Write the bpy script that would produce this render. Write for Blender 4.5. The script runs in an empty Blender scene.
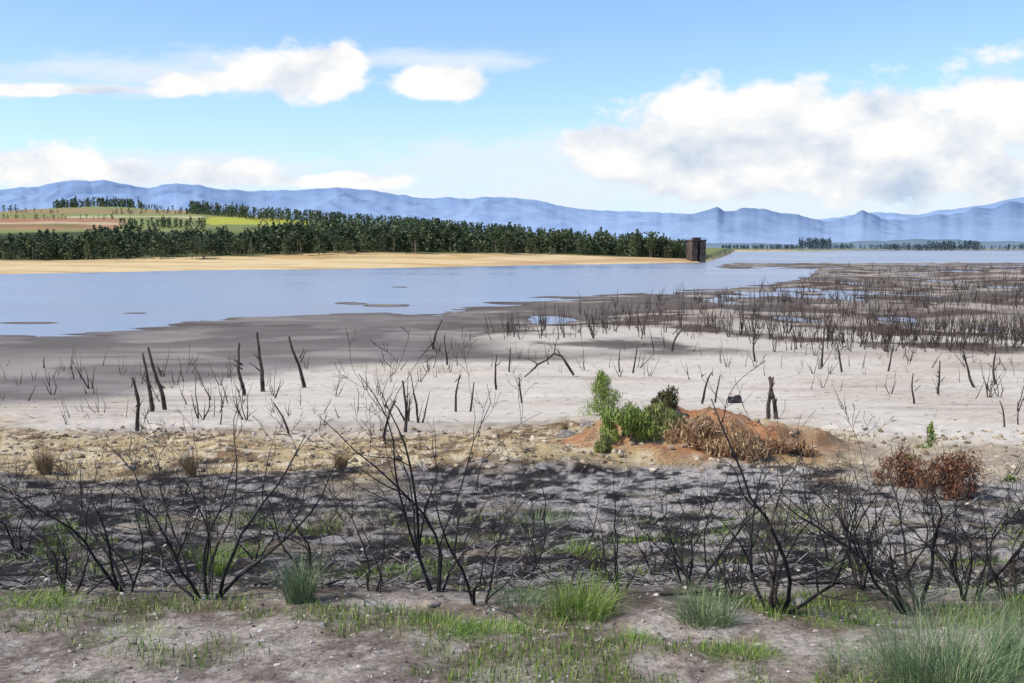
import bpy, math, random
import numpy as np
from mathutils import Vector, Matrix
R_ = math.radians
rng = random.Random(7)
nr = np.random.RandomState(11)
col = bpy.context.scene.collection
# ---------------------------------------------------------------- camera maths
F = 995.0; E = 9.5
TH = math.atan(0.095); CS, SN = math.cos(TH), math.sin(TH)
def project(x, y, z):
    zz = z - E
    dep = np.maximum(y*CS - zz*SN, 0.05)
    v = (y*SN + zz*CS)/dep
    return 512 + F*x/dep, 341.5 - F*v
def ray(px, py):
    u = (px-512)/F; v = (341.5-py)/F
    return u, CS+v*SN, -SN+v*CS
def flatpt(px, py, z=0.0):
    dx, dy, dz = ray(px, py)
    t = (z-E)/dz
    return dx*t, dy*t
# ---------------------------------------------------------------- numpy noise
def _h(ix, iy, s):
    n = (ix.astype(np.int64)*374761393 + iy.astype(np.int64)*668265263 + s*1442695041) & 0xffffffff
    n = ((n ^ (n >> 13))*1274126177) & 0xffffffff
    n = n ^ (n >> 16)
    return (n & 0xffff)/32767.5 - 1.0
def vn(x, y, s=0):
    xi = np.floor(x); yi = np.floor(y); fx = x-xi; fy = y-yi
    fx = fx*fx*(3-2*fx); fy = fy*fy*(3-2*fy)
    a = _h(xi, yi, s); b = _h(xi+1, yi, s); c = _h(xi, yi+1, s); d = _h(xi+1, yi+1, s)
    return (a+(b-a)*fx)*(1-fy) + (c+(d-c)*fx)*fy
def fbm(x, y, o=4, s=0):
    r = 0; a = .5
    for i in range(o):
        r = r + a*vn(x*(2.03**i)+17.3*i, y*(2.03**i)-9.1*i, s+i*7); a *= .5
    return r
def sstep(a, b, x):
    t = np.clip((x-a)/(b-a), 0, 1); return t*t*(3-2*t)
# ---------------------------------------------------------------- height field
TD = [-10, 0, 2, 4.2, 5.4, 5.9, 6.6, 8, 12, 17, 22, 28, 36, 50, 65, 85, 110, 150, 20000]
TZ = [8.1, 7.95, 7.85, 7.66, 7.50, 7.42, 7.16, 6.80, 6.05, 5.3, 4.75, 4.15, 3.3, 1.95, 1.1, .6, .38, .27, .25]
_dd = np.linspace(-10, 200, 4201); _zz = np.interp(_dd, TD, TZ)
k = np.hanning(15); k /= k.sum(); _z2 = np.convolve(np.pad(_zz, 7, mode='edge'), k, 'valid')
SA = np.array([(-900,352),(-300,343),(0,336),(60,334),(110,331),(170,326),(230,322),(300,317),(380,315),(440,312),(470,306),(530,301),(600,297),(650,293),(720,290),(785,284),(808,277),(820,268),(835,263.4),(1024,262.5),(1900,262)])
FS = np.array([(-900,279),(0,274),(200,270.5),(330,269),(450,267),(560,264.8),(655,263.2),(704,262.3),(716,259),(726,255),(734,251.3),(900,250.7),(1900,250.6)])
ISL = [(350,303.5,16,1.3),(390,305.5,22,1.5),(137,313,16,.9),(400,287,8,.5),(30,323,30,1.0),(650,296,30,2.5),(520,303,30,1.5)]
CREST = np.array([(-900,207),(0,211),(100,208),(190,211),(260,217),(320,221),(400,228),(450,232),(560,240),(650,246),(700,248),(740,249),(1900,249)])
def mound(x, y):
    return np.exp(-((x-3.5)/2.1)**2-((y-23.2)/1.8)**2), np.exp(-((x-5.9)/2.4)**2-((y-23.0)/1.6)**2)
def H(x, y):
    x = np.asarray(x, float); y = np.asarray(y, float)
    base = np.where(y < 199, np.interp(y, _dd, _z2), .25)
    w = sstep(120, 30, y)
    wn = sstep(30, 8, y)
    base = base + w*(.16*fbm(x/6, y/6, 3, 3))*sstep(4,12,y) + wn*(.05*fbm(x/.9, y/.9, 4, 5)) + w*.06*fbm(x/2.2, y/2.2, 3, 9)
    base = base + sstep(6,8,y)*sstep(20,14,y)*.10*fbm(x/.4, y/.4, 3, 11) + sstep(9,6,y)*.022*fbm(x/.16, y/.16, 2, 13)
    stones = sstep(16, 21, y)*sstep(42, 30, y)
    base = base + stones*(.20*np.abs(fbm(x/.8, y/.8, 3, 21)) + .05)
    mn = 1+.7*fbm(x/.7, y/.7, 4, 23); m1, m2 = mound(x, y)
    base = base + .74*mn*m1 + .48*mn*m2
    base = base + .34*np.exp(-((x+.1)/2.2)**2-((y-20.5)/1.6)**2)
    P0, R0 = project(x, np.maximum(y, 1.0), 0.0)
    amp = np.clip(4*(R0-255)/75, .25, 4)
    sA = R0 - np.interp(P0, SA[:,0], SA[:,1])
    bar = np.minimum(269-R0, R0-263.2) - sstep(740, 690, P0)*6
    bar = np.where(P0 > 835, -9, bar)
    s = np.maximum(sA, bar) + amp*(fbm(x/22, y/22, 4, 31)*2.6 + fbm(x/9, y/4, 3, 35)*2.4)
    for a, b, c, d in ISL:
        s = np.maximum(s, (1-np.sqrt(((P0-a)/c)**2+((R0-b)/d)**2))*2.2 + 1.8*fbm(x/5, y/5, 3, 33))
    s = np.where(y < 70, 500, s)
    far = sstep(75, 120, y)
    zone = far*sstep(430, 560, P0)
    hN = np.clip(s*.05, -1.2, 99)
    hN = np.minimum(hN, base + far*(fbm(x/18, y/18, 3, 41)*.14+fbm(x/4, y/4, 3, 43)*.14) + zone*(fbm(x/13, y/26, 3, 45)*.80+.02))
    row = np.interp(P0, FS[:,0], FS[:,1])
    rr = np.tan(np.arctan((row-341.5)/F)+TH); dF = E/np.maximum(rr, 1e-4)
    tf = y - dF + 14*fbm(x/60, y/60, 3, 51)
    cr = np.interp(P0, CREST[:,0], CREST[:,1])
    te = np.tan(np.arctan((341.5-cr)/F)-TH)
    hc = np.maximum(te*1300+E-3, 0)
    g = np.interp(y, [0, 540, 800, 1300, 1600, 2600, 6000], [0, 0, .42, 1, .9, .3, .1])
    hF = np.where(tf > 0, 3.4*(1-np.exp(-tf/85)) + hc*g*(1+.12*fbm(x/120, y/120, 3, 57)) + .5*fbm(x/30, y/30, 3, 53)*np.clip(tf/60, 0, 1), np.maximum(tf*.05, -1.2))
    return np.maximum(hN, hF)
def H1(x, y): return float(H(np.array([x]), np.array([y]))[0])
_ds = np.concatenate([np.geomspace(1.5, 60, 600), np.geomspace(60.1, 1500, 300)])
def place(px, py):
    dx, dy, dz = ray(px, py)
    t = _ds/dy
    z = E + dz*t; hh = H(dx*t, _ds)
    i = np.argmax(z < hh)
    if not (z < hh).any(): i = len(_ds)-1
    return Vector((dx*t[i], _ds[i], hh[i]))
# ---------------------------------------------------------------- colour helpers
def lin(c):
    c = np.array(c, float)/255
    return np.where(c <= .04045, c/12.92, ((c+.055)/1.055)**2.4)
def A(r, g, b, k=1.25): return lin((r, g, b))/k
def gmask(x, y):
    z = H(x, y); P, R = project(x, y, z)
    n = fbm(x/.8, y/.5, 3, 61) + .5*fbm(x/.2, y/.16, 2, 63)
    fg = sstep(588, 606, R)
    fg = fg*(.55 + .4*sstep(300, 620, P) + .5*sstep(80, 0, P)*sstep(640, 612, R)+.35*sstep(645, 610, R))
    m = fg*sstep(-.01, .2, n + .12*sstep(350, 600, P) - .14*sstep(600, 683, R)*sstep(450, 300, P))
    n2 = fbm(x/.9, y/.7, 3, 67)
    mid = sstep(595, 570, R)*sstep(485, 510, R)*sstep(.19, .31, n2)
    return np.clip(m + mid*.8, 0, 1)
# ---------------------------------------------------------------- materials
def mat(name):
    m = bpy.data.materials.new(name); m.use_nodes = True
    return m, m.node_tree.nodes, m.node_tree.links, m.node_tree.nodes['Principled BSDF']
def ramp(N, stops):
    r = N.new('ShaderNodeValToRGB'); e = r.color_ramp.elements
    while len(e) < len(stops): e.new(.5)
    for q, (p, c) in zip(e, stops): q.position = p; q.color = (*c, 1)
    return r
def island_mat(name, stops, rough=.8, spec=.2):
    m, N, L, B = mat(name)
    g = N.new('ShaderNodeNewGeometry'); r = ramp(N, stops)
    L.new(g.outputs['Random Per Island'], r.inputs[0]); L.new(r.outputs[0], B.inputs['Base Color'])
    B.inputs['Roughness'].default_value = rough; B.inputs['Specular IOR Level'].default_value = spec
    return m
def noise_mat(name, c1, c2, scale, rough=.9, bump=.3):
    m, N, L, B = mat(name)
    t = N.new('ShaderNodeTexCoord'); n = N.new('ShaderNodeTexNoise'); n.inputs['Scale'].default_value = scale
    n.inputs['Detail'].default_value = 2; L.new(t.outputs['Object'], n.inputs['Vector'])
    r = ramp(N, [(.35, c1), (.65, c2)]); L.new(n.outputs[0], r.inputs[0]); L.new(r.outputs[0], B.inputs['Base Color'])
    if bump > 0:
        b = N.new('ShaderNodeBump'); b.inputs['Strength'].default_value = bump; b.inputs['Distance'].default_value = .02
        L.new(n.outputs[0], b.inputs['Height']); L.new(b.outputs[0], B.inputs['Normal'])
    B.inputs['Roughness'].default_value = rough; B.inputs['Specular IOR Level'].default_value = .2
    return m
M = {}
M['char'] = noise_mat('charred_wood', (.010,.009,.008), (.036,.031,.027), 25, .75, 0)
M['char2'] = noise_mat('scorched_wood', (.025,.019,.014), (.13,.10,.072), 14, .85, 0)
M['dead'] = noise_mat('dead_wood', (.026,.020,.016), (.10,.08,.062), 3, .9, 0)
M['dead2'] = noise_mat('dark_dead_wood', (.034,.026,.020), (.12,.092,.070), 2, .9, 0)
M['rock'] = noise_mat('tan_rock', (.20,.155,.11), (.42,.34,.25), 5, .9, .6)
M['rockg'] = noise_mat('grey_rock', (.15,.135,.11), (.38,.34,.28), 6, .9, .6)
M['rockd'] = noise_mat('dark_rock', (.02,.02,.02), (.06,.055,.05), 6, .9, .6)
M['rubble'] = island_mat('ochre_rubble', [(0,(.12,.088,.055)),(.3,(.28,.21,.12)),(.7,(.44,.34,.21)),(1,(.56,.48,.34))], .95)
M['gravel'] = island_mat('mixed_gravel', [(0,(.07,.058,.045)),(.4,(.24,.20,.15)),(.8,(.42,.36,.28)),(1,(.62,.56,.46))], .95)
M['grass'] = island_mat('green_grass', [(0,(.06,.12,.015)),(.5,(.15,.25,.03)),(.8,(.25,.34,.06)),(1,(.46,.44,.18))])
M['grassb'] = island_mat('grey_green_grass', [(0,(.06,.11,.04)),(.5,(.14,.21,.08)),(.8,(.25,.31,.14)),(1,(.46,.44,.26))])
M['straw'] = island_mat('straw_grass', [(0,(.20,.12,.05)),(.6,(.38,.26,.12)),(1,(.48,.38,.2))])
M['leafg'] = island_mat('bright_leaves', [(0,(.07,.12,.02)),(.5,(.20,.28,.05)),(1,(.46,.50,.14))])
M['leafy'] = island_mat('olive_leaves', [(0,(.09,.12,.03)),(.5,(.28,.31,.08)),(1,(.50,.48,.19))])
M['leafd'] = island_mat('dark_leaves', [(0,(.04,.05,.02)),(.6,(.12,.12,.04)),(1,(.30,.16,.08))])
M['leafr'] = island_mat('russet_leaves', [(0,(.09,.035,.02)),(.5,(.20,.085,.04)),(1,(.34,.19,.10))])
M['leafo'] = island_mat('dry_orange_twigs', [(0,(.18,.095,.045)),(.5,(.38,.22,.10)),(1,(.60,.46,.26))])
M['crown'] = island_mat('tree_foliage', [(0,(.024,.040,.017)),(.5,(.060,.086,.034)),(1,(.15,.18,.08))])
M['crown2'] = island_mat('light_tree_foliage', [(0,(.05,.07,.03)),(.5,(.12,.145,.06)),(1,(.24,.26,.13))])
M['crown3'] = island_mat('painted_haze_foliage', [(0,(.06,.09,.10)),(1,(.11,.15,.15))])  # distance haze painted into the foliage colour as a bluish tint
M['bark'] = noise_mat('tree_bark', (.12,.10,.07), (.30,.24,.18), 1, .9, 0)
M['conc'] = noise_mat('weathered_concrete', (.06,.045,.034), (.13,.10,.075), .3, .9, 0)
M['concd'] = noise_mat('dark_concrete', (.018,.016,.014), (.04,.035,.03), .3, .9, 0)  # darker concrete tone for the recess wall and railing
# ---------------------------------------------------------------- object helpers
def mk(name, V, Fc, m, parent=None, smooth=False):
    me = bpy.data.meshes.new(name); me.from_pydata([tuple(v) for v in V] if not isinstance(V, np.ndarray) else V.tolist(), [], Fc)
    me.materials.append(m)
    if smooth: me.polygons.foreach_set('use_smooth', [True]*len(me.polygons))
    o = bpy.data.objects.new(name, me); col.objects.link(o)
    if parent: o.parent = parent
    return o
def tag(o, label=None, cat=None, group=None, kind=None):
    if label: o['label'] = label
    if cat: o['category'] = cat
    if group: o['group'] = group
    if kind: o['kind'] = kind
    return o
def empty(name, loc=(0,0,0), rz=0):
    o = bpy.data.objects.new(name, None); col.objects.link(o); o.location = loc; o.rotation_euler = (0,0,rz); o.empty_display_size = .1
    return o
def dup(root, loc, rz, sc=1, label=None, cat=None, group=None, tilt=(0,0)):
    r = root.copy(); col.objects.link(r); r.location = loc; r.rotation_euler = (tilt[0], tilt[1], rz)
    r.scale = (sc,)*3 if not isinstance(sc, tuple) else sc
    tag(r, label, cat, group)
    for ch in root.children:
        c = ch.copy(); col.objects.link(c); c.parent = r
    return r
def purge(root):
    for ch in list(root.children): bpy.data.objects.remove(ch)
    bpy.data.objects.remove(root)
def tube(V, Fc, pts, rad, sides=5):
    n0 = len(V); n = len(pts)
    for i in range(n):
        t = (pts[min(i+1, n-1)] - pts[max(i-1, 0)])
        if t.length < 1e-6: t = Vector((0,0,1))
        t.normalize()
        a = t.cross(Vector((.31,.87,.11)));
        if a.length < .1: a = t.cross(Vector((1,0,0)))
        a.normalize(); b = t.cross(a)
        for k in range(sides):
            an = 2*math.pi*k/sides
            V.append(pts[i] + (a*math.cos(an)+b*math.sin(an))*rad[i])
    for i in range(n-1):
        for k in range(sides):
            k2 = (k+1) % sides
            Fc.append((n0+i*sides+k, n0+i*sides+k2, n0+(i+1)*sides+k2, n0+(i+1)*sides+k))
    Fc.append(tuple(n0+(n-1)*sides+k for k in range(sides)))
def branch(V, Fc, p, d, L, r, depth, rg, sides=5, up=.06, wig=.16, seg=7, kids=(2,4), kl=(.35,.6), ang=(.35,.8), taper=.8):
    n = max(3, seg); st = L/n; pts = [p.copy()]; dirs = [d.copy()]; q = p.copy(); dd = d.normalized()
    for i in range(n):
        dd = (dd + Vector((rg.gauss(0,wig), rg.gauss(0,wig), rg.gauss(0,wig*.6)+up))).normalized()
        q = q + dd*st; pts.append(q.copy()); dirs.append(dd.copy())
    rad = [max(r*(1-taper*i/n), .0013) for i in range(n+1)]
    tube(V, Fc, pts, rad, sides)
    if depth > 0:
        for _ in range(rg.randint(*kids)):
            i = rg.randint(max(1, n//4), n-1)
            ax = Vector((rg.gauss(0,1), rg.gauss(0,1), rg.gauss(0,1))).cross(dirs[i])
            if ax.length < .05: continue
            nd = Matrix.Rotation(rg.uniform(*ang), 3, ax.normalized()) @ dirs[i]
            if nd.z < -.1: nd.z *= -.5
            branch(V, Fc, pts[i], nd, L*rg.uniform(*kl)*(1-.35*i/n), rad[i]*.7, depth-1, rg, max(3, sides-1), up, wig, max(3, seg-1), kids, kl, ang)
    return pts
def shrub(name, rg, height, spread, limbs, m, thick=.012, depth=3, bias=(0,0), sides=5, kids=(3,5), wig=.19, m2=None, ang=(.35,.8), kl=(.35,.6)):
    root = empty(name)
    for i in range(limbs):
        V, Fc = [], []
        a = 2*math.pi*(i+rg.random()*.7)/limbs
        sp = spread*rg.uniform(.25, 1)
        d = Vector((math.cos(a)*sp+bias[0], math.sin(a)*sp+bias[1], 1)).normalized()
        L = height*rg.uniform(.5, 1.08)/max(.6, d.z)
        branch(V, Fc, Vector((math.cos(a)*thick*2, math.sin(a)*thick*2, -.06)), d, L, thick*rg.uniform(.6, 1.15), depth, rg, sides, up=.055, wig=wig, seg=10, kids=kids, ang=ang, kl=kl)
        mk('branch', V, Fc, m2 if (m2 and rg.random() < .25) else m, root, True)
    return root
def leafcloud(n, blobs, size, rg, elong=1.0, upb=0.0):
    V, Fc = [], []
    for _ in range(n):
        c, r = blobs[rg.randrange(len(blobs))]
        while True:
            q = Vector((rg.uniform(-1,1), rg.uniform(-1,1), rg.uniform(-1,1)))
            if q.length < 1: break
        if rg.random() < .7: q = q.normalized()*rg.uniform(.55, 1.25)
        out = Vector((q.x*r[0], q.y*r[1], q.z*r[2]))
        p = Vector(c)+out
        a = Vector((rg.gauss(0,1), rg.gauss(0,1), rg.gauss(0,1)+upb)).normalized()
        b = a.cross(Vector((rg.gauss(0,1), rg.gauss(0,1), rg.gauss(0,1)))).normalized()
        s = size*rg.uniform(.6, 1.3); k = len(V)
        V += [p-a*s*elong, p+b*s*.5, p+a*s*elong, p-b*s*.5]; Fc.append((k,k+1,k+2,k+3))
    return V, Fc
def blades(n, length, spread, width, rg, base=.08, droop=.5):
    V, Fc = [], []
    for _ in range(n):
        a = rg.uniform(0, 6.283); b = base*math.sqrt(rg.random()); L = length*rg.uniform(.35, 1.1)
        p = Vector((math.cos(a)*b, math.sin(a)*b, -.01)); a2 = a+rg.gauss(0,.7)
        t = rg.uniform(0, spread); d = Vector((math.cos(a2)*t, math.sin(a2)*t, 1)).normalized()
        side = Vector((-math.sin(a2+rg.gauss(0,.6)), math.cos(a2), 0)).normalized(); w = width*rg.uniform(.6,1.2)
        k = len(V); q = p.copy(); n_ = 4
        for i in range(n_):
            ww = w*(1-i/n_); V += [q-side*ww, q+side*ww]
            q = q+d*(L/n_); d = (d+Vector((math.cos(a2)*droop*.28*(t+.2), math.sin(a2)*droop*.28*(t+.2), -.14*droop))).normalized()
        V.append(q)
        for i in range(n_-1): Fc.append((k+2*i, k+2*i+1, k+2*i+3, k+2*i+2))
        Fc.append((k+2*n_-2, k+2*n_-1, k+2*n_))
    return V, Fc
def rockmesh(rg, sx, sy, sz, n=2):
    import bmesh
    bm = bmesh.new(); bmesh.ops.create_icosphere(bm, subdivisions=n, radius=1)
    o = rg.uniform(0, 99)
    for v in bm.verts:
        c = v.co; f = 1+.28*math.sin(c.x*2.3+o)*math.cos(c.y*2.9+o*2)+.14*math.sin(c.z*5+o*3+c.x*3)+rg.uniform(-.05,.05)
        v.co = Vector((c.x*sx*f, c.y*sy*f, c.z*sz*f))
    V = [v.co.copy() for v in bm.verts]; Fc = [tuple(v.index for v in f.verts) for f in bm.faces]; bm.free()
    return V, Fc
# ================================================================ GROUND
NC, NRW = 860, 1050
u = np.linspace(-1.0, 1.0, NC); r = np.geomspace(3.0, 14000, NRW)
yy = r-3.0+.4; U, Y = np.meshgrid(u, yy); X = U*(Y+3.0)
x = X.ravel(); y = Y.ravel(); z = H(x, y)
P, Rw = project(x, y, z); P0, R0 = project(x, np.maximum(y,1), 0.0)
def mix(c, c2, m): return c*(1-m[:,None]) + np.array(c2)[None,:]*m[:,None]
nA = fbm(x/1.6, y/1.6, 4, 101); nB = fbm(x/.35, y/.35, 3, 103); nC = fbm(x/7, y/7, 4, 105); nD = fbm(x/28, y/28, 4, 107)
nE = fbm(x/.12, y/.12, 2, 109); nS = fbm(x/20, y/7, 4, 119); nS2 = fbm(x/11, y/3, 4, 123)
c = np.tile(A(120,110,100), (len(x),1))
leftm = sstep(520, 380, P0)
c = mix(c, A(136,129,122), leftm)
c = mix(c, A(112,94,78), (1-leftm)*sstep(-.1,.25,nD))
c = mix(c, A(184,173,156), sstep(-.03,.25,nC+nD*.6)*(.2+.6*(1-leftm)))
c = mix(c, A(160,152,142), leftm*sstep(.0,.3,nS)*.5)
c = mix(c, A(100,91,83), sstep(.03,.3,-nS+nC*.4)*.5)
c = mix(c, A(172,164,153), leftm*sstep(.14,.34,nS2)*.3)
c = mix(c, A(84,73,64), sstep(.05,.3,-nC+nD*.5)*.4)
pale = sstep(318,332,Rw)*sstep(356,346,Rw)*sstep(450,540,P)
c = mix(c, A(206,197,181), pale*sstep(-.2,.12,nC))
wet = sstep(.14, .0, z)*sstep(70,100,y)*sstep(500,440,y)
c = mix(c, A(84,74,66), wet*.7)
b1 = np.interp(P, [-400,0,120,220,330,450,700,1024,1500], [418,408,394,376,367,356,352,352,352])
b2 = np.interp(P, [-400,0,150,300,420,520,560,800,850,1024,1500], [420,422,434,442,434,428,422,426,436,444,452])
wn = nD*7+nC*7+nA*2
m1, m2 = mound(x, y); mg = np.clip(m1+m2, 0, 1)
ms = sstep(-6, 8, Rw-b1+wn)*sstep(200,120,y)
sand = mix(np.tile(A(218,208,190),(len(x),1)), A(198,185,165), sstep(.0,.35,nC+.4*nD)*.7)
sand = mix(sand, A(168,153,133), sstep(.2,.4,nD+nA*.3)*.5)
sand = mix(sand, A(160,146,126), sstep(.14,.32,nS)*.5)
sand = mix(sand, A(229,221,206), sstep(.1,.3,nS2)*.4)
sand = mix(sand, A(140,124,104), sstep(.26,.38,nB+nC*.3)*.3)
c = c*(1-ms[:,None]) + sand*ms[:,None]
mo = np.maximum(sstep(-6, 6, Rw-b2+nC*12+nA*10)*sstep(70,50,y), sstep(.12,.32,mg+nA*.15))
och = mix(np.tile(A(206,182,136),(len(x),1)), A(158,130,92), sstep(-.05,.25,nA))
och = mix(och, A(228,211,172), sstep(.1,.3,nB))
och = mix(och, A(96,80,62), sstep(.12,.3,-nB+nA*.3)*.75)
orm = np.maximum(sstep(600,660,P+nA*70)*sstep(830,770,P+nA*70)*.55, sstep(.1,.35,mg+nA*.2))
orc = mix(np.tile(A(190,150,112),(len(x),1)), A(134,100,74), sstep(-.1,.2,nB)); orc = mix(orc, A(214,188,150), sstep(-.05,.2,nA)); orc = mix(orc, A(190,124,82), sstep(.05,.25,fbm(x/1.1,y/1.1,3,131))*.75)
och = och*(1-orm[:,None]*.9)+orc*orm[:,None]*.9
och = mix(och, A(210,197,174), sstep(820,880,P)*.6)
c = c*(1-mo[:,None]) + och*mo[:,None]
b3 = np.interp(P, [-400,0,300,430,520,600,800,900,1024,1500], [474,476,474,470,458,460,470,468,474,474])
mb = sstep(-6, 6, Rw-b3+nA*20+nC*10)*sstep(40,28,y)
bur = mix(np.tile(A(76,69,64),(len(x),1)), A(114,104,97), sstep(-.1,.2,nA+.5*nB))
ashw = .36+.5*sstep(480,600,P)*sstep(560,500,Rw)+.2*sstep(560,700,P)
bur = mix(bur, A(194,186,176), sstep(.0,.17,nA*.6+nB*.8+(ashw-.5)*.35)*np.clip(ashw+.2,0,1))
bur = mix(bur, A(36,33,31), sstep(.04,.16,-nB+nA*.5)*.85)
bur = mix(bur, A(44,40,37), sstep(.1,.3,-nE*.8+nC*.6)*.5)
bur = mix(bur, A(204,196,184), sstep(.2,.32,nE+nB*.3)*.55)
bur = mix(bur, A(150,132,112), sstep(572,592,Rw)*.4)
bur = mix(bur, A(188,172,144), sstep(.18,.3,fbm(x/2.2,y/1.1,3,121))*.5)
c = c*(1-mb[:,None]) + bur*mb[:,None]
b4 = np.interp(P, [-400,0,300,600,800,1024,1500], [594,596,600,603,616,625,630])
mf = sstep(-5, 5, Rw-b4+nA*10+nB*6)*sstep(9,7,y)
fg = mix(np.tile(A(194,180,164),(len(x),1)), A(166,150,134), sstep(-.05,.25,nA))
fg = mix(fg, A(212,201,185), sstep(.1,.3,nB)*.6); fg = mix(fg, A(114,100,88), sstep(.04,.2,-nB+nE*.7)*.6)
fg = mix(fg, A(224,214,200), sstep(.24,.34,nE)*.5); fg = mix(fg, A(86,75,66), sstep(.26,.36,-nE)*.5)
c = c*(1-mf[:,None]) + fg*mf[:,None]
near = y < 14
gm = np.zeros_like(x); gm[near] = gmask(x[near], y[near])
c = mix(c, A(108,112,58), gm*.45)
rowf = np.interp(P0, FS[:,0], FS[:,1]); dFv = E/np.maximum(np.tan(np.arctan((rowf-341.5)/F)+TH),1e-4)
fl = sstep(-25, -5, y-dFv+14*fbm(x/60,y/60,3,51))*(y > 250)
bch = mix(np.tile(A(232,206,154),(len(x),1)), A(210,178,124), sstep(-.1,.3,fbm(x/40,y/12,3,111)))
bch = mix(bch, A(182,138,94), sstep(-5,20,y-dFv)*sstep(60,20,y-dFv)*sstep(430,520,P0)*.6)
bch = mix(bch, A(176,156,108), sstep(.1,.3,fbm(x/30,y/14,3,133))*sstep(60,130,y-dFv)*.7)
c = c*(1-fl[:,None]) + bch*fl[:,None]
ofv = np.interp(P0, [-100,400,560,655,705], [165,165,120,60,25])
inl = sstep(-25,0,y-dFv-ofv+25*fbm(x/50,y/50,3,113))*(y>400)
gl = mix(np.tile(A(88,96,58),(len(x),1)), A(64,76,44), sstep(-.1,.2,fbm(x/60,y/60,3,115)))
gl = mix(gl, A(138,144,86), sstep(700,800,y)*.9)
c = c*(1-inl[:,None]) + gl*inl[:,None]
hill = sstep(600,660,y)*sstep(2500,1700,y)
hn = fbm(x/45, y/90, 3, 135)
def box(pa, pb, ra, rb): return sstep(pa-4,pa+4,P+hn*30)*sstep(pb+4,pb-4,P+hn*30)*sstep(ra-1,ra+.6,Rw+hn*2)*sstep(rb+1,rb-.6,Rw+hn*2)*hill
c = mix(c, A(146,152,94), box(-400,200,203,232)*.8)
c = mix(c, A(176,132,98), box(-400,118,218,229)); c = mix(c, A(208,192,154), box(-400,120,222.5,224)*.8)
c = mix(c, A(120,124,76), box(-400,90,225.5,227)*.8)
c = mix(c, A(172,138,104), box(-400,200,210,213)*.8); c = mix(c, A(212,200,156), box(60,200,216,217.5)*.7)
c = mix(c, A(188,186,76), box(205,310,217,224.5)); c = mix(c, A(138,156,92), box(310,410,224,231))
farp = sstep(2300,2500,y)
c = mix(c, A(140,146,130), farp*sstep(740,760,P0)); c = mix(c, A(140,158,175), sstep(3200,5000,y))  # farthest ground turns blue-grey: distance haze painted into its colour
c = c*(1+.14*np.clip(nC+nA*.5,-1,1))[:,None]*np.array([1.03,1.0,.91])[None,:]
grit = .30 + .70*np.maximum(np.maximum(mo, mb), mf)*(y < 80)
me = bpy.data.meshes.new('ground'); nv = len(x)
me.vertices.add(nv); me.vertices.foreach_set('co', np.stack([x,y,z],1).astype(np.float32).ravel())
ii = np.arange(NRW-1)[:,None]*NC + np.arange(NC-1)[None,:]
q = np.stack([ii, ii+1, ii+NC+1, ii+NC], -1).reshape(-1,4).astype(np.int32)
me.loops.add(q.size); me.loops.foreach_set('vertex_index', q.ravel())
me.polygons.add(len(q)); me.polygons.foreach_set('loop_start', (np.arange(len(q))*4).astype(np.int32))
me.polygons.foreach_set('use_smooth', np.ones(len(q), bool)); me.update(calc_edges=True)
at = me.color_attributes.new('soil', 'FLOAT_COLOR', 'POINT')
at.data.foreach_set('color', np.concatenate([c, np.ones((nv,1))],1).astype(np.float32).ravel())
ag = me.attributes.new('grit', 'FLOAT', 'POINT'); ag.data.foreach_set('value', grit.astype(np.float32))
gmt, N, L, B = mat('soil')
a_ = N.new('ShaderNodeAttribute'); a_.attribute_name = 'soil'
g_ = N.new('ShaderNodeAttribute'); g_.attribute_name = 'grit'
tc = N.new('ShaderNodeTexCoord')
n1 = N.new('ShaderNodeTexNoise'); n1.inputs['Scale'].default_value = 24; n1.inputs['Detail'].default_value = 5; n1.inputs['Roughness'].default_value = .8
L.new(tc.outputs['Object'], n1.inputs['Vector'])
def mr(N, L, src, a, b, c_, d):
    m = N.new('ShaderNodeMapRange'); m.inputs[1].default_value = a; m.inputs[2].default_value = b; m.inputs[3].default_value = c_; m.inputs[4].default_value = d
    L.new(src, m.inputs[0]); return m.outputs[0]
f1 = mr(N, L, n1.outputs[0], .35, .65, -.52, .50)
ma = N.new('ShaderNodeMath'); ma.operation = 'MULTIPLY_ADD'; L.new(f1, ma.inputs[0]); L.new(g_.outputs['Fac'], ma.inputs[1]); ma.inputs[2].default_value = 1
vm = N.new('ShaderNodeVectorMath'); vm.operation = 'SCALE'; L.new(a_.outputs['Color'], vm.inputs[0]); L.new(ma.outputs[0], vm.inputs['Scale'])
L.new(vm.outputs[0], B.inputs['Base Color'])
bp = N.new('ShaderNodeBump'); L.new(g_.outputs['Fac'], bp.inputs['Strength']); bp.inputs['Distance'].default_value = .034
L.new(n1.outputs[0], bp.inputs['Height']); L.new(bp.outputs[0], B.inputs['Normal'])
B.inputs['Roughness'].default_value = .95; B.inputs['Specular IOR Level'].default_value = .1
me.materials.append(gmt)
g = bpy.data.objects.new('ground', me); col.objects.link(g); tag(g, kind='structure')
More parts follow.
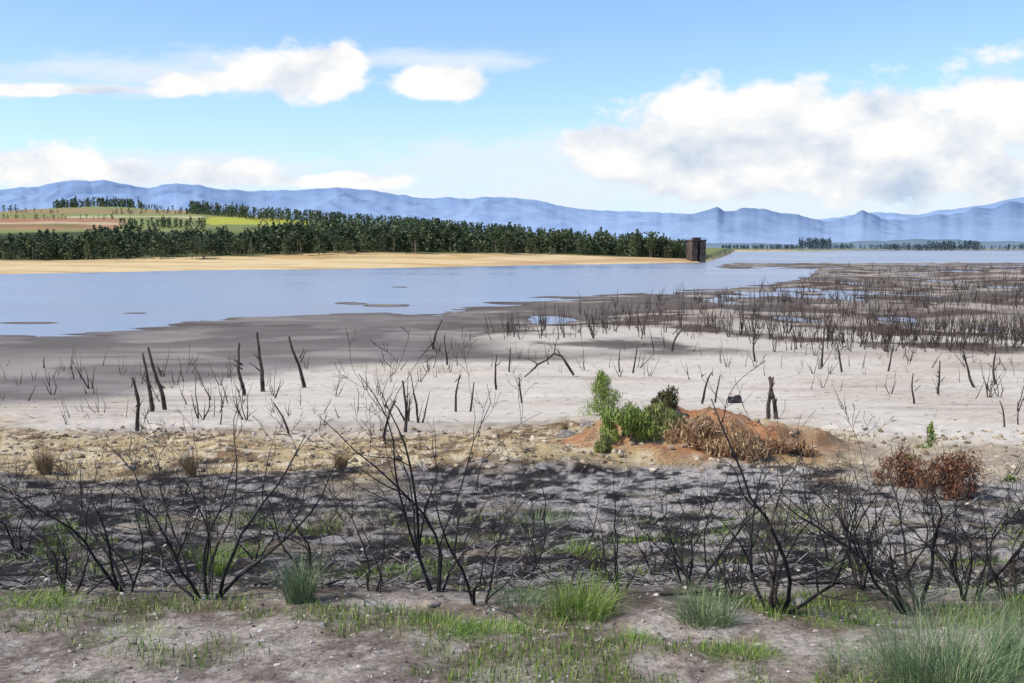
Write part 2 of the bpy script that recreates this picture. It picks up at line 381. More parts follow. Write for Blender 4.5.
# ================================================================ WATER
wm, N, L, B = mat('lake_water')
tc = N.new('ShaderNodeTexCoord'); mp = N.new('ShaderNodeMapping'); mp.inputs['Scale'].default_value = (.35,1.0,1); L.new(tc.outputs['Object'], mp.inputs[0])
n1 = N.new('ShaderNodeTexNoise'); n1.inputs['Scale'].default_value = 1.6; n1.inputs['Detail'].default_value = 3; L.new(mp.outputs[0], n1.inputs['Vector'])
mp2 = N.new('ShaderNodeMapping'); mp2.inputs['Scale'].default_value = (.3,1.0,1); L.new(tc.outputs['Object'], mp2.inputs[0])
n2 = N.new('ShaderNodeTexNoise'); n2.inputs['Scale'].default_value = .012; n2.inputs['Detail'].default_value = 4; L.new(mp2.outputs[0], n2.inputs['Vector'])
rp = ramp(N, [(.38,(.18,.225,.25)),(.62,(.31,.31,.285))]); L.new(n2.outputs[0], rp.inputs[0]); L.new(rp.outputs[0], B.inputs['Base Color'])
bp = N.new('ShaderNodeBump'); bp.inputs['Strength'].default_value = .3; bp.inputs['Distance'].default_value = .08
L.new(n1.outputs[0], bp.inputs['Height']); L.new(bp.outputs[0], B.inputs['Normal'])
L.new(mr(N, L, n2.outputs[0], .4, .6, .20, .36), B.inputs['Roughness']); B.inputs['Specular IOR Level'].default_value = .4
w = mk('lake_water', [(-3500,62,0),(3500,62,0),(3500,4500,0),(-3500,4500,0)], [(0,1,2,3)], wm); tag(w, kind='structure')
# ================================================================ MOUNTAINS
def mtn_mat(name, lo, hi, zt):  # blue albedo paints in the aerial haze, paler towards the foot
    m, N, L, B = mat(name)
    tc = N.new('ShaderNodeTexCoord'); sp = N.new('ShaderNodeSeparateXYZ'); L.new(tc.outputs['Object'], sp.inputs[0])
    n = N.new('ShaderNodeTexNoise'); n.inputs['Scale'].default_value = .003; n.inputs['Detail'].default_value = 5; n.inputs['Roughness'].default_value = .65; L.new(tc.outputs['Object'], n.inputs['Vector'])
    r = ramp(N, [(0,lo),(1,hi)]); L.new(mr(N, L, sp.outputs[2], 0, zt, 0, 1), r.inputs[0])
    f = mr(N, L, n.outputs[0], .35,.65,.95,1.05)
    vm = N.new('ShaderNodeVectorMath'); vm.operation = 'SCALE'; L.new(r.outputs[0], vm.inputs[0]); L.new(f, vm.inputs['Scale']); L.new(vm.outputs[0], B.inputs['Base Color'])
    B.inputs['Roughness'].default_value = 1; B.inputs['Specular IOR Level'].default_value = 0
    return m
def mrange(name, ridge, dist, depth, seed, m, jag, rel=.35):
    ridge = np.array(ridge, float); n, k = 1100, 90
    px = np.linspace(-600, 1650, n); row = np.interp(px, ridge[:,0], ridge[:,1])
    row = row + fbm(px/18, px*0, 5, seed)*jag
    te = np.tan(np.arctan((341.5-row)/F)-TH); T = te*dist+E
    t = np.linspace(0, 1, k); TT, PX = np.meshgrid(t, px, indexing='ij')
    D = dist-depth*.65+depth*TT
    XX = (PX-512)/F*D*CS
    p = np.where(TT < .65, TT/.65, 1-(TT-.65)/.35*.8)
    wx = XX/(dist*.07); wy = TT*depth/(dist*.07)
    wx2 = wx+.5*fbm(wx*.8, wy*.8, 3, seed+3); wy2 = wy+.5*fbm(wx*.8+9, wy*.8, 3, seed+4)
    sp = 1-np.abs(fbm(wx2, wy2*.7, 4, seed+5))*2.4
    edge = np.clip((.65-TT)/.2, 0, 1)**.5; edge = np.where(TT > .65, 0, edge)
    Z = T[None,:]*p**.85*(1 + rel*(sp-.75)*edge)
    V = np.stack([XX, D, Z-2], -1).reshape(-1,3)
    i = (np.arange(k-1)[:,None]*n+np.arange(n-1)[None,:])
    q = np.stack([i,i+1,i+n+1,i+n],-1).reshape(-1,4)
    o = mk(name, V, q.tolist(), m, None, True); tag(o, kind='structure'); return o
mrange('mountain_range', [(-600,200),(-200,182),(0,190),(20,187),(45,185),(75,180),(108,180),(130,184),(150,189),(178,182),(200,185),(222,189),(260,190),(300,189),(335,187),(365,189),(385,193),(420,197),(470,197),(500,196),(535,200),(560,206),(600,209),(640,211),(700,213),(760,215),(820,219),(850,214),(880,211),(915,214),(950,209),(985,204),(1024,196),(1200,190),(1650,200)], 9500, 5600, 201, mtn_mat('painted_haze_rock', (.32,.42,.54), (.20,.285,.40), 560), 2.2, .17)
mrange('near_mountain_range', [(-600,262),(640,262),(670,222),(690,214),(700,210),(716,206),(732,211),(748,208),(765,208),(785,214),(805,219),(825,221),(845,217),(862,212),(885,217),(905,219),(930,216),(960,212),(990,206),(1024,201),(1200,194),(1650,210)], 7600, 3600, 231, mtn_mat('nearer_painted_haze_rock', (.29,.38,.48), (.15,.22,.315), 330), 4.5, .22)
mrange('foothills', [(-600,236),(300,238),(560,238),(700,243),(730,243),(800,243.5),(860,241),(930,238.5),(980,240),(1024,241),(1650,238)], 4600, 1500, 251, mtn_mat('painted_haze_hills', (.18,.24,.26), (.14,.19,.21), 60), 1.5, .2)
# ================================================================ FAR TREES
def make_tree(rg, h, kind, m, nq):
    root = empty('pine_tree'); V, Fc = [], []
    branch(V, Fc, Vector((0,0,-.5)), Vector((rg.gauss(0,.04), rg.gauss(0,.04), 1)), h*.85, h*.018, 1, rg, 4, 0, .03, 5, (4,6), (.2,.3), (.7,1.1))
    mk('trunk', V, Fc, M['bark'], root)
    bl = []
    if kind == 0:
        for i in range(7):
            f = i/6; rr = h*(.19*(1-f)+.03)
            bl.append(((rg.gauss(0,.02)*h, rg.gauss(0,.02)*h, h*(.14+.82*f)), (rr, rr, h*.08)))
    else:
        for i in range(7):
            a = rg.uniform(0,6.28); rr = h*rg.uniform(.08,.16); zc = rg.uniform(.38,.9)
            bl.append(((math.cos(a)*h*.15*(1.3-zc), math.sin(a)*h*.15*(1.3-zc), h*zc), (rr,rr,rr*.7)))
    V, Fc = leafcloud(nq, bl, h*.045, rg); mk('crown', V, Fc, m, root)
    return root
protos = [make_tree(rng, 10, 0 if k in (1,4,7) else 1, M['crown2'] if k in (2,7) else M['crown'], 220) for k in range(8)]
TG = 'trees of the dense far shore tree line'
pxs = np.sort(nr.uniform(-10, 700, 275))
rows = np.interp(pxs, FS[:,0], FS[:,1]); dfs = E/np.tan(np.arctan((rows-341.5)/F)+TH)
offs = np.interp(pxs, [-100,400,560,655,705], [165,165,120,60,25])
TALL = ([0,200,400,560,650,705], [13.5,14.5,16,15.5,14,10])
for px, df, of in zip(pxs, dfs, offs):
    cl = fbm(np.array([px/14.]), np.array([3.3]), 3, 77)[0]
    d = df+of+nr.uniform(-28, 45)*(of/165); X_ = (px-512)/F*d*CS; Z_ = H1(X_, d)
    tall = np.interp(px, *TALL)*(.9+.7*cl)*nr.uniform(.65,1.3)
    if nr.rand() < .2: tall *= .5
    wdt = nr.uniform(.8,1.5)
    o = dup(protos[nr.randint(8)], (X_, d, Z_-.2), nr.uniform(0,6.28), (tall/10*wdt, tall/10*wdt, tall/10), 'dark green tree in the dense tree line behind the tan far beach', 'tree', TG)
small = []
for k in range(6):
    rg = random.Random(50+k); bl = []
    for i in range(5):
        f = i/4; rr = 1.5*(1-f)+.4 if k % 2 else rg.uniform(.9,1.6)
        bl.append(((rg.gauss(0,.4), rg.gauss(0,.4), (1.2 if k % 2 else 2.2)+(7.6 if k % 2 else 6.4)*f), (rr,rr,1.1)))
    V, Fc = leafcloud(60, bl, .8, rg); small.append((np.array([tuple(v) for v in V]), np.array(Fc)))
def forest(name, spots, m):
    VV, FF = [], []; off = 0
    for (X_, Y_, hh, wd) in spots:
        v, f = small[nr.randint(6)]; a = nr.uniform(0,6.28); ca, sa = math.cos(a), math.sin(a)
        s = hh/10
        VV.append(np.stack([(v[:,0]*ca-v[:,1]*sa)*s*wd+X_, (v[:,0]*sa+v[:,1]*ca)*s*wd+Y_, v[:,2]*s], 1)); FF.append(f+off); off += len(v)
    V = np.concatenate(VV); Fq = np.concatenate(FF)
    base = H(np.array([q[0] for q in spots]), np.array([q[1] for q in spots]))
    V[:,2] += np.repeat(base, len(VV[0]))
    return mk(name, V, Fq.tolist(), m)
spots = []
def addf(n, pa, pb, da, db, h0, h1, wd=1.1):
    for _ in range(n):
        px = nr.uniform(pa, pb); d = nr.uniform(da, db); spots.append(((px-512)/F*d*CS, d, nr.uniform(h0,h1), wd))
for _ in range(2000):
    px = nr.uniform(-300, 690); row = np.interp(px, FS[:,0], FS[:,1]); df = E/math.tan(math.atan((row-341.5)/F)+TH)
    cl = fbm(np.array([px/14.]), np.array([3.3]), 3, 77)[0]
    d = df + np.interp(px,[-100,400,560,655,705],[160,160,116,62,30]) + nr.uniform(-5, 90)*np.interp(px,[500,700],[1,.3]); spots.append(((px-512)/F*d*CS, d, np.interp(px,*TALL)*nr.uniform(.35,.95)*(.95+.6*cl), 1.35))
addf(420, 190, 440, 1160, 1330, 7, 16); addf(150, 55, 145, 1290, 1380, 7, 15); addf(70, -150, 20, 1290, 1360, 5, 12); addf(30,145,195,1280,1360,4,8)
addf(260, 400, 520, 900, 1250, 7, 16); addf(240, 500, 640, 800, 1200, 7, 15); addf(140, 310, 420, 760, 820, 7, 14)
addf(50, 190, 300, 1100, 1140, 4, 8); addf(30, 110, 200, 1050, 1100, 3, 7); addf(24, -100, 60, 1120, 1150, 3, 7); addf(24, 0, 118, 930, 950, 3, 6)
addf(60, 120, 205, 760, 800, 5, 9)
h2 = len(spots)//4; nr.shuffle(spots)
o = forest('distant_forest', [tuple(s_) for s_ in spots[h2:]], M['crown']); tag(o, 'dark green wood covering the low hill behind the far beach', 'forest', kind='stuff')
o = forest('pale_forest', [tuple(s_) for s_ in spots[:h2]], M['crown2']); tag(o, 'paler green trees mixed through the wood on the low hill', 'forest', kind='stuff')
spots = []
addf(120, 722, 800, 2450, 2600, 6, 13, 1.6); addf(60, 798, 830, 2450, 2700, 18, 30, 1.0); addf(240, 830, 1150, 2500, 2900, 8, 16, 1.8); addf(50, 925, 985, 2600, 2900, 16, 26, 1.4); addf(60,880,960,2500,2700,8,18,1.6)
o = forest('far_tree_belt', spots, M['crown3']); tag(o, 'haze-tinted dark belt of trees along the farthest shore at right', 'forest', kind='stuff')
for p_ in protos: purge(p_)
# ================================================================ INTAKE TOWER
def boxv(V, Fc, x0,x1,y0,y1,z0,z1):
    k = len(V); V += [(x0,y0,z0),(x1,y0,z0),(x1,y1,z0),(x0,y1,z0),(x0,y0,z1),(x1,y0,z1),(x1,y1,z1),(x0,y1,z1)]
    Fc += [(k,k+3,k+2,k+1),(k+4,k+5,k+6,k+7),(k,k+1,k+5,k+4),(k+1,k+2,k+6,k+5),(k+2,k+3,k+7,k+6),(k+3,k,k+4,k+7)]
tx, ty = flatpt(696, 262.3)
T = empty('intake_tower', (tx, ty, 0), .25); tag(T, 'brown concrete intake tower standing at the tip of the tree covered headland', 'tower')
for a_, b_ in ((-4.6,-.9),(.9,4.6)):
    V, Fc = [], []; boxv(V, Fc, a_,b_,-4,4,-2,13.2); mk('shaft', V, Fc, M['conc'], T)
V, Fc = [], []; boxv(V, Fc, -.9,.9,-2.6,3.5,-2,13.0); mk('recess_wall', V, Fc, M['concd'], T)
V, Fc = [], []; boxv(V, Fc, -5.0,5.0,-4.4,4.4,13.2,14.0); boxv(V, Fc, -2.2,2.0,-2,2,14.0,15.4); mk('roof_slab', V, Fc, M['conc'], T)
V, Fc = [], []
for i in range(9): boxv(V, Fc, -4.9+i*1.2,-4.8+i*1.2,-4.35,-4.25,14.0,15.0)
boxv(V, Fc, -4.9,4.9,-4.36,-4.24,15.0,15.1); mk('railing', V, Fc, M['concd'], T)
# ================================================================ DEAD WOOD ON THE FLATS
def trunk_thing(px, py, hpx, lean, label, twigs=1, thick=.07, m='dead', cat='dead tree'):
    p = place(px, py); d = p.y; h = hpx*d/F
    rg = random.Random(int(px*7+py))
    root = empty('dead_tree', p)
    V, Fc = [], []
    branch(V, Fc, Vector((0,0,-.15)), Vector((lean, rg.uniform(-.1,.1), 1)), h*1.05+.15, thick*h/2, 0, rg, 7, 0, .08, 8, taper=.55)
    mk('trunk', V, Fc, M[m], root, True)
    for i in range(twigs):
        V, Fc = [], []
        f = rg.uniform(.35,.85); a = rg.choice([0, math.pi])+rg.gauss(0,.5)
        branch(V, Fc, Vector((lean*h*f*.95, 0, h*f)), Vector((math.cos(a), math.sin(a)*.6, rg.uniform(.4,1.2))), h*rg.uniform(.15,.35), thick*h/2*.4, 1, rg, 5, .03, .14, 5, (1,2))
        mk('branch', V, Fc, M[m], root, True)
    tag(root, label, cat, None); return root
TR = [(138,432,54,-.05,'tall dark dead trunk standing on the sand at the far left',2),
 (152,412,58,.03,'thin dead pole left of the pair of forked saplings at left',1),
 (165,410,62,.02,'split dead pole rising beside the thin pole at left',2),
 (244,396,52,-.03,'slim dead trunk with side twigs on the mud edge, left of centre',3),
 (263,392,58,-.10,'leaning dead trunk right of the slim one on the mud edge',2),
 (305,388,52,-.16,'dead trunk leaning left near the end of the dark mud',2),
 (290,434,34,-.1,'short dead stick in the stony edge left of the open sand',1),
 (322,413,16,.5,'small dark bent stump alone on the pale sand',2),
 (384,441,42,.0,'straight dark post at the near edge of the sand, left of centre',0),
 (405,432,50,.02,'slim upright dead pole just right of the straight dark post',1),
 (433,350,30,.0,'short dead stub on the far edge of the sand near centre',0),
 (456,412,36,-.04,'dead stick with twigs on the sand at centre',2),
 (470,412,30,.05,'short dead stick right beside the twiggy stick at centre',1),
 (447,365,30,.02,'dark stub standing where mud meets sand at centre',1),
 (496,390,34,.0,'thin dead pole on the open sand right of centre',1),
 (522,403,27,-.02,'pale dead stub with a knobbed top on the open sand',1),
 (509,372,24,.1,'small leaning dead stick beyond the knobbed stub',1),
 (620,373,22,-.2,'short stump leaning left beyond the green bushes',1),
 (633,374,26,.05,'upright stump beside the left leaning stump beyond the green bushes',0),
 (702,404,36,-.05,'dark dead trunk standing behind the mound of bushes',1),
 (715,403,28,.04,'shorter dark trunk paired with the one behind the mound',0),
 (914,404,30,.0,'dead stub with a side branch on the sand at right',2),
 (938,394,32,.05,'spreading dead sapling on the sand at right',5),
 (975,388,38,-.45,'dead trunk leaning steeply left near the right edge',2),
 (996,385,36,-.3,'dead trunk leaning left at the right edge of the sand',2),
 (1004,428,26,.0,'short dead stub in the near sand at the right edge',1),
 (1018,425,22,.1,'small dead stub cut by the right edge of the picture',0),
 (888,372,26,.1,'dead stick on the far sand right of the twin burnt posts',2),
 (842,372,30,-.1,'dead stick on the far sand beyond the twin burnt posts',2),
 (822,368,34,.0,'tall dead stick at the far edge of the sand at right',1),
 (755,362,30,.0,'upright dead pole in the band of stubs, right of centre',1),
 (672,352,30,.02,'upright dead pole in the band of stubs, beyond the green bushes',1)]
for t in TR: trunk_thing(t[0], t[1], t[2], t[3], t[4], t[5], .08)
p = Vector(((776-512)/F*34, 34, H1((776-512)/F*34, 34))); root = empty('dead_tree', p); rg = random.Random(3); h = 48*p.y/F
for sx in (-.15, .13):
    V, Fc = [], []; branch(V, Fc, Vector((sx,0,-.1)), Vector((-sx*.2,0,1)), h*rg.uniform(.95,1.1), .085, 1, rg, 7, 0, .05, 8, (3,5), (.15,.25), taper=.5); mk('trunk', V, Fc, M['char2'], root, True)
tag(root, 'twin burnt trunks standing together on the sand right of the orange mound', 'dead tree')
p = place(558, 378); root = empty('arched_dead_limb', p); V, Fc = [], []; s = p.y/F
pts = [Vector((a*s, 0, b*s)) for a, b in [(-34,0),(-28,5),(-20,13),(-12,17),(-4,24),(4,21),(9,13),(16,2)]]
tube(V, Fc, pts, [.04,.05,.07,.06,.09,.08,.09,.08], 7); mk('trunk', V, Fc, M['dead2'], root, True)
for k_ in (2,4,5):
    V, Fc = [], []; branch(V, Fc, pts[k_], Vector((rg.uniform(-1,1),.2,.5)), 20*s, .04, 1, rg, 5, 0, .12, 6); mk('branch', V, Fc, M['dead2'], root, True)
tag(root, 'dark dead branch arching over the far sand near the centre', 'dead branch')
sap = [shrub('dead_sapling', random.Random(70+k), 1.7, .25 if k < 6 else .6, 1+(k%3 == 2) if k < 6 else 3, M['dead'], .034, 1 if k < 6 else 2, sides=4, kids=(0,3), wig=.10, kl=(.15,.32)) for k in range(8)]
def scatter_px(n, pa, pb, ra, rb, wfun=None):
    out = []
    while len(out) < n:
        px = nr.uniform(pa, pb); row = nr.uniform(ra, rb)
        if wfun and nr.rand() > wfun(px, row): continue
        out.append((px, row))
    return out
for px, row in scatter_px(125, 0, 430, 366, 425):
    p = place(px, row)
    if p.z > .08: dup(sap[nr.randint(8)], p, nr.uniform(0,6.28), nr.uniform(.25,1.2), 'thin leafless sapling standing on the mud and sand left of centre', 'dead sapling', 'dead saplings on the left mud edge', (nr.normal()*.16, nr.normal()*.16))
for px, row in scatter_px(120, 420, 1020, 346, 380)+scatter_px(22, 790, 1030, 380, 412):
    p = place(px, row); dup(sap[nr.randint(8)], p, nr.uniform(0,6.28), nr.uniform(.3,1.2), 'thin leafless sapling on the far edge of the pale sand, centre to right', 'dead sapling', 'dead saplings on the far edge of the sand', (nr.normal()*.2, nr.normal()*.2))
orch = []
for k in range(10):
    rg = random.Random(90+k)
    if k < 7: root = shrub('drowned_shrub', rg, 2.5, .16, 1+k%2, M['dead2'], .058, 1, sides=3, kids=(0,2), wig=.09, kl=(.12,.35))
    else: root = shrub('drowned_shrub', rg, 2.1, .5, 4, M['dead2'], .04, 2, sides=3, kids=(1,3))
    orch.append(root)
def wf(px, row):
    left = np.interp(row, [266,275,285,295,310,330,350], [840,815,790,700,560,490,440])
    if px < left: return 0
    X_, Y_ = flatpt(px, row, .3)
    cl = fbm(np.array([X_/16.]), np.array([Y_/22.]), 3, 91)[0]
    a = np.interp(px, [440,640,780,900,1024], [.3,.5,.8,1,1]); b = np.interp(row, [266,285,300,320,345,356], [1,1,.8,.45,.5,.3])
    return a*b*np.clip(.6+2.2*cl, .06, 1)
pts = scatter_px(2100, 440, 1060, 265.5, 356, wf)
W = []
for px, row in pts:
    X_, Y_ = flatpt(px, row, .3)
    X_ = round(X_/3.2)*3.2 + nr.normal()*.35 if nr.rand() < .4 else X_
    W.append((X_, Y_))
W = np.array(W); hz = H(W[:,0], W[:,1]); ok = (hz > -.35)
W = W[ok]; hz = hz[ok]; od = np.argsort(W[:,1]); W = W[od]; hz = hz[od]
for i in range(290):
    k = 7+nr.randint(3) if nr.rand() < .2 else nr.randint(7)
    dup(orch[k], (W[i,0], W[i,1], hz[i]), nr.uniform(0,6.28), nr.uniform(.3,1.3), 'dark leafless drowned shrub standing on the brown mud flat', 'dead shrub', 'drowned shrubs on the brown mud flat', (nr.normal()*.13, nr.normal()*.13))
VV, FF = [], []; off = 0
flat = []
for root in orch:
    v, f = [], []
    for ch in root.children:
        k = len(v); v += [tuple(q.co) for q in ch.data.vertices]; f += [tuple(a+k for a in pl.vertices) for pl in ch.data.polygons]
    flat.append((np.array(v), f))
for i in range(290, len(W)):
    v, f = flat[nr.randint(10) if nr.rand() < .6 else nr.randint(7)]; a = nr.uniform(0,6.28); s = nr.uniform(.45,1.4); wd = np.interp(W[i,1], [100,500], [1,2.2])
    VV.append(np.stack([(v[:,0]*math.cos(a)-v[:,1]*math.sin(a))*s*wd+W[i,0], (v[:,0]*math.sin(a)+v[:,1]*math.cos(a))*s*wd+W[i,1], v[:,2]*s+hz[i]],1))
    FF += [tuple(a_+off for a_ in q) for q in f]; off += len(v)
o = mk('drowned_scrub', np.concatenate(VV), FF, M['dead2']); tag(o, 'distant mass of dark leafless scrub covering the mud flat at right', 'dead scrub', kind='stuff')
for r_ in sap+orch: purge(r_)
# ================================================================ MOUND BUSHES
def bush(px, py, wpx, hpx, n, size, m, label, blobs=7, el=1.2, upb=1.0, name='leafy_bush', cat='bush', shape='round', seed=0):
    p = place(px, py); s = p.y/F; w = wpx*s/2; h = hpx*s; rg = random.Random(int(px+py*3)+seed)
    root = empty(name, p-Vector((0,0,.03)))
    bl = []
    for i in range(blobs):
        if shape == 'round':
            a = rg.uniform(0,6.28); rr = rg.uniform(.05,.8)*w; zc = rg.uniform(.10,.78)*h*(1-.45*rr/w)
            q = rg.uniform(.14,.32); bl.append(((math.cos(a)*rr, math.sin(a)*rr*.7, zc), (w*q, w*q, h*rg.uniform(.12,.28))))
        else:
            f = i/(blobs-1); bl.append(((rg.gauss(0,.2)*w, rg.gauss(0,.12)*w, h*(.1+.8*f)), (w*(.8-.6*f), w*(.8-.6*f)*.8, h*.15)))
    V, Fc = leafcloud(n, bl, size, rg, el, upb); mk('foliage', V, Fc, m, root)
    for i in range(3):
        V, Fc = [], []
        branch(V, Fc, Vector((0,0,-.05)), Vector((rg.gauss(0,.4)*w/h, rg.gauss(0,.4)*w/h, 1)), h*1.0, .012, 2, rg, 4)
        mk('stem', V, Fc, M['char2'], root)
    tag(root, label, cat); return root
bush(603,416,44,44,4200,.022,M['leafg'],'bright green conical bush on the left end of the orange mound',9,3,2.2,shape='cone')
bush(630,442,60,44,6500,.021,M['leafg'],'large bright green feathery bush on the mound, right of the conical one',24,3.4,2.2)
bush(660,434,52,38,5000,.021,M['leafy'],'rounded olive bush touching the right side of the large feathery bush',20,3.4,2)
bush(668,412,46,24,2400,.024,M['leafd'],'dark green bush with reddish leaves at the top of the mound',12,2.6,1.6)
bush(604,452,34,22,1500,.020,M['leafy'],'small olive bush low on the left side of the mound',10,3,1.8)
bush(697,446,80,34,3200,.022,M['leafo'],'wide rusty orange bush on the front of the mound',26,4,1.6,'dry_bush')
bush(740,456,94,30,3200,.022,M['leafo'],'widest straw and rust coloured bush at the right foot of the mound',26,4,1.6,'dry_bush')
bush(790,454,60,18,1200,.022,M['leafo'],'low rusty bush at the right end of the mound',14,4,1.6,'dry_bush')
bush(930,447,16,26,350,.03,M['leafg'],'small green upright bush beyond the sand edge at right',5,1.4,1.5,shape='cone')
bush(905,486,72,50,2600,.019,M['leafr'],'rust red leafed bush, left half of the pair at right',24,2.4,1.2,'dry_bush')
bush(955,500,82,66,3200,.019,M['leafr'],'rust red leafed bush, right half of the pair at right',26,2.4,1.2,'dry_bush')
bush(1008,482,18,12,250,.02,M['leafg'],'low green plant among burnt stems near the right edge',5)
def tuft(px, py, wpx, hpx, n, m, label, base=.3, wid=.0035, name='grass_tuft', cat='grass clump', droop=.6):
    p = place(px, py); s = p.y/F; w = wpx*s/2; h = hpx*s; rg = random.Random(int(px*3+py))
    V, Fc = blades(n, h*1.15, w/h*.9, wid, rg, w*base, droop)
    o = mk(name, V, Fc, m); o.location = p; tag(o, label, cat); return o
tuft(45,474,30,30,300,M['straw'],'tan dry grass clump at the far left of the stony band',.4,.007)
tuft(191,476,24,28,300,M['straw'],'upright tan dry grass clump on the stony band at left',.4,.007)
tuft(341,470,24,22,240,M['straw'],'tan dry grass clump on the stony band left of centre',.4,.007)
tuft(565,432,14,16,160,M['straw'],'tiny straw clump by the boulders left of the mound',.4,.007)
tuft(300,602,70,58,560,M['grassb'],'tall grey green spiky grass clump at left of the foreground',.4,.0018,droop=1)
tuft(583,614,100,46,760,M['grass'],'wide bright green grass clump at the centre of the foreground',.65,.0018,droop=1)
tuft(520,606,84,28,440,M['grassb'],'thin grey green grass clump left of the wide bright clump',.65,.0016,droop=1)
tuft(706,624,100,46,700,M['grassb'],'arching green grass clump right of centre in the foreground',.55,.0018,droop=1.2)
tuft(632,644,60,20,460,M['grass'],'low bright green grass clump near the bottom right of centre',.8,.0016)
tuft(950,694,210,110,1500,M['grassb'],'large grey green arching grass clump at the bottom right corner',.6,.0016,droop=1.3)
tuft(1020,665,100,76,700,M['grassb'],'tall grass clump cut by the right edge of the picture',.55,.0016,droop=1)
tuft(870,672,120,44,560,M['grassb'],'sparse grass clump just left of the large corner clump',.75,.0015,droop=1.1)
tuft(440,636,110,22,760,M['grass'],'low wide green grass clump in the foreground left of centre',.9,.0016)
tuft(490,638,90,20,560,M['grass'],'low green grass clump touching the low wide one on its right',.9,.0016)
tuft(20,610,120,20,700,M['grass'],'low green grass clump at the left edge of the picture',.9,.0016)
tuft(130,642,110,14,460,M['grass'],'thin low green grass clump in the bottom left of the foreground',.95,.0014)
tuft(215,575,50,34,420,M['grass'],'green grass under the big burnt shrub at left',.6,.0022)
tuft(60,532,44,18,260,M['grass'],'green grass patch at far left among the burnt stems',.7,.003)
tuft(545,525,70,22,380,M['grassb'],'pale green grass patch on the burnt slope at centre',.85,.003)
tuft(578,556,60,20,320,M['grass'],'green grass patch in front of the pale one on the burnt slope',.8,.003)
tuft(850,572,60,14,300,M['grass'],'green grass patch on the burnt slope at right',.8,.003)
tuft(910,460,16,8,120,M['grass'],'tiny green tuft beside the rust red bushes',.7,.007)
tuft(745,660,90,22,520,M['grass'],'green grass clump near the bottom edge right of centre',.85,.0016)
# ================================================================ BURNT SHRUBS
SH = [(208,597,190,.75,9,'widest burnt shrub with fanned black stems at left',.011,0),
 (128,592,165,.7,5,'burnt shrub leaning left beside the widest shrub',.010,-.3),
 (22,560,150,.6,5,'burnt shrub at the far left edge of the slope',.010,-.1),
 (72,596,120,.6,4,'low burnt shrub in front at far left',.008,.1),
 (318,590,155,.55,4,'burnt shrub with thin stems right of the widest shrub',.008,-.15),
 (372,592,130,.5,4,'short burnt shrub left of the tallest one near centre',.008,.1),
 (436,592,238,.35,6,'tallest burnt shrub, reaching up to the sand near centre',.010,.02),
 (478,604,170,.5,4,'burnt shrub with bent stems just right of the tallest one',.009,.1),
 (525,578,120,.6,4,'burnt shrub with fine twigs at the centre of the slope',.007,.0),
 (566,590,130,.5,3,'thin burnt shrub behind the wide bright grass clump',.007,.1),
 (618,592,140,.5,4,'thin burnt shrub between the two green grass clumps',.007,-.05),
 (655,575,120,.6,4,'low burnt shrub left of the one behind the arching grass',.007,.0),
 (690,585,150,.5,4,'burnt shrub behind the arching grass clump',.009,-.1),
 (775,612,205,.6,8,'large burnt shrub with thick forked base right of centre',.012,.15),
 (735,605,130,.6,4,'short burnt shrub left of the large forked one',.008,-.2),
 (862,590,195,.4,5,'burnt shrub with tall upright stems at right',.009,-.05),
 (918,614,190,.65,7,'large burnt shrub leaning left at right',.012,-.35),
 (968,600,175,.5,5,'burnt shrub standing in front of the rust red bushes',.010,.05),
 (1012,600,205,.5,6,'burnt shrub cut by the right edge of the picture',.011,0),
 (830,560,130,.5,4,'smaller burnt shrub behind the tall upright stems at right',.008,.1),
 (172,560,120,.6,4,'burnt shrub standing behind the widest shrub, to its left',.008,-.1),
 (255,560,120,.5,4,'burnt shrub standing behind the widest shrub, to its right',.008,.1)]
for (px,py,hp,sp,nl,lab,th,bx) in SH:
    p = place(px, py); rg = random.Random(int(px*5+py)+1); h = hp*p.y/F
    root = shrub('burnt_shrub', rg, h, sp*1.15, nl, M['char'], th*1.1, 3, (bx,0), m2=M['char2'], wig=.19, ang=(.35,.9), kids=(2,3), kl=(.38,.66)); root.location = p; tag(root, lab, 'burnt shrub')
mid = [shrub('burnt_shrub', random.Random(130+k), .9, .85, 2+k%4, M['char'] if k%3 else M['char2'], .009, 2, sides=4, wig=.20, ang=(.4,1.0), kids=(1,4)) for k in range(10)]
n = 0
while n < 150:
    yv = nr.uniform(6.8, 20); xv = nr.uniform(-.56, .56)*yv
    zv = H1(xv, yv); P_, R_r = project(xv, yv, zv)
    if 540 < P_ < 850 and R_r < 485: continue
    if fbm(np.array([xv/2.2]), np.array([yv/2.2]), 2, 141)[0] < -.12: continue
    dup(mid[nr.randint(10)], (xv, yv, zv), nr.uniform(0,6.28), nr.uniform(.25,1.05), 'small leafless burnt shrub on the blackened slope', 'burnt shrub', 'small burnt shrubs across the blackened slope', (nr.normal()*.2, nr.normal()*.2)); n += 1
for r_ in mid: purge(r_)
for i, (px,py,lp,an,lab) in enumerate([(360,566,90,.2,'long fallen black stick lying left of the tallest burnt shrub'),(510,540,80,-.3,'fallen black stick on the burnt slope near centre'),(660,600,90,.15,'fallen black stick between the arching grass and the thin shrub'),(800,590,110,-.25,'fallen black stick beside the large forked burnt shrub'),(95,570,100,.1,'fallen black stick lying at far left of the burnt slope'),(895,560,120,.35,'fallen black stick across the burnt slope at right')]):
    p = place(px, py); V, Fc = [], []; rg = random.Random(i+300)
    branch(V, Fc, Vector((0,0,.03)), Vector((math.cos(an),math.sin(an),.05)), lp*p.y/F, .010, 2, rg, 5, -.0, .12, 8)
    o = mk('fallen_stick', V, Fc, M['char'], None, True); o.location = p; tag(o, lab, 'fallen stick')
